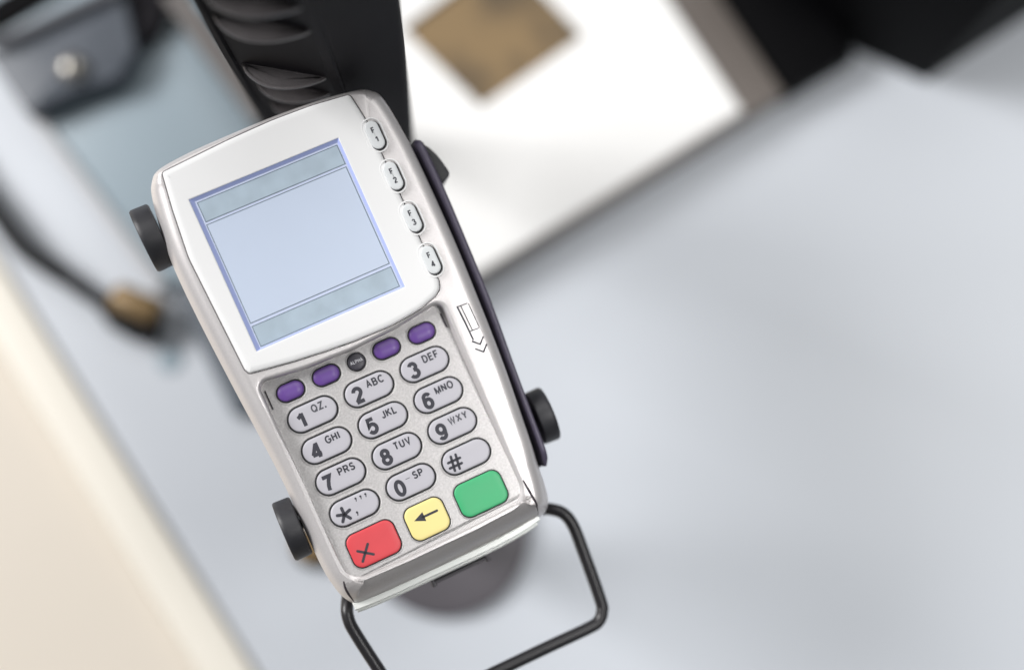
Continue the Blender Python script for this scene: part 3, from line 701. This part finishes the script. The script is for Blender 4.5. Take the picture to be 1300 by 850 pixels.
# cable with tan plug
cb = empty('cable', frame_mm((-240, 150, 0)), 'black cable with a tan plug lying on the counter at the left', 'cable')
cp = catmull_open([(-340, 300, 10), (-310, 235, 10), (-290, 200, 11), (-268, 171, 12), (-254, 154, 12), (-237, 142, 11), (-221, 131, 12), (-206, 122, 13)], 8)
wpart('cord', tube_mesh('cord', cp, [5.0 if i < len(cp) * .72 else 4.2 for i in range(len(cp))], 14), M['cable'], cb)
dirp = Vector((15, -7, 0)).normalized()
wpart('plug_boot', tube_mesh('plug_boot', [Vector((-212, 126, 11)), Vector((-204, 120, 10)), Vector((-193, 114, 9)), Vector((-184, 111, 9))], [5, 8.5, 8.8, 7.5], 20), M['cable'], cb)
wpart('plug', tube_mesh('plug', [Vector((-205, 129, 16)), Vector((-203, 128, 16)), Vector((-184, 120, 16)), Vector((-182, 119, 16))], [6, 7.6, 7.6, 6.4], 24), M['tan'], cb)
# second tan plug, under the lower left grip
p2 = empty('tan_plug', frame_mm((-102, -5, 0)), 'tan knob with dark base below the lower left grip', 'knob')
wpart('knob', lathe_mesh('knob', [(.2, 6), (9, 6), (9.5, 8), (9, 16), (7, 18), (.2, 18)], 'z', 24), M['tan'], p2, (-101, 2, 0))
wpart('foot', lathe_mesh('foot', [(.2, 0.2), (10.5, 0.2), (10.5, 5), (9.5, 6), (.2, 6)], 'z', 24), M['cable'], p2, (-101, 0, 0))
sp = link('pad_spot', lathe_mesh('pad_spot', [(.2, .1), (7, .1), (6.5, 1.0), (.2, 1.2)], 'z', 24), M['steel_blue'], None, frame_mm((-179, 97, 0))); sp['label'] = 'small round grey pad on the counter left of the terminal'; sp['category'] = 'pad'
# checkout scanner plate
PB = Vector((-20, 137)); pa = (Vector((121, 225)) - PB).normalized(); pb = Vector((-pa.y, pa.x))
def pq(u0, u1, v0, v1): return [tuple(PB + pa * u + pb * v) for u, v in ((u0, v0), (u1, v0), (u1, v1), (u0, v1))]
sc = empty('scanner_plate', frame_mm((60, 260, 0)), 'white counter plate with square amber window in a dark steel frame', 'scanner plate')
wpart('frame', prism('frame', pq(-30, 190, -3, 260), 0.5, 20, 1.2), M['taupe'], sc)
PT = [pq(-27, 165, 0, 256)]
W0 = [Vector((-16, 227)), Vector((37, 265)), Vector((-4, 310)), Vector((-57, 269))]
Wc = sum(W0, Vector((0, 0))) / 4
hole = ccw([tuple(v) for v in W0]); outp = ccw(PT[0])
pang = sorted([math.atan2(p[1] - Wc.y, p[0] - Wc.x) for p in hole + outp])
def ps(poly, z): return [(x, y, z) for x, y in ray_sample(poly, tuple(Wc), pang)]
wpart('platter', loft_mesh('platter', [ps(outp, 20.2), ps(outp, 24), ps(inset(outp, .8), 25), ps(inset(hole, -.6), 25), ps(hole, 24.4), ps(hole, 20.2)], False, False, True, 25), M['platter'], sc)
wpart('amber_window', prism('amber_window', hole, 20.3, 22.0, 0), M['amber'], sc)
# black boxes at the upper right
b1 = link('black_box', prism('black_box', round_poly([(223, 248), (330, 318), (300, 420), (120, 330), (172, 272)], 4), 0.3, 130, 3), M['soot'], None); b1['label'] = 'tall black box with a vertical edge at the upper right'; b1['category'] = 'box'
b2 = link('black_housing', prism('black_housing', [tuple(PB + pa * 192 + pb * -4), tuple(PB + pa * 234 + pb * -5), tuple(PB + pa * 234 + pb * 200), tuple(PB + pa * 192 + pb * 200)], 0.3, 19, 1.5), M['soot'], None); b2['label'] = 'low black block between the white plate and the tall black box'; b2['category'] = 'block'
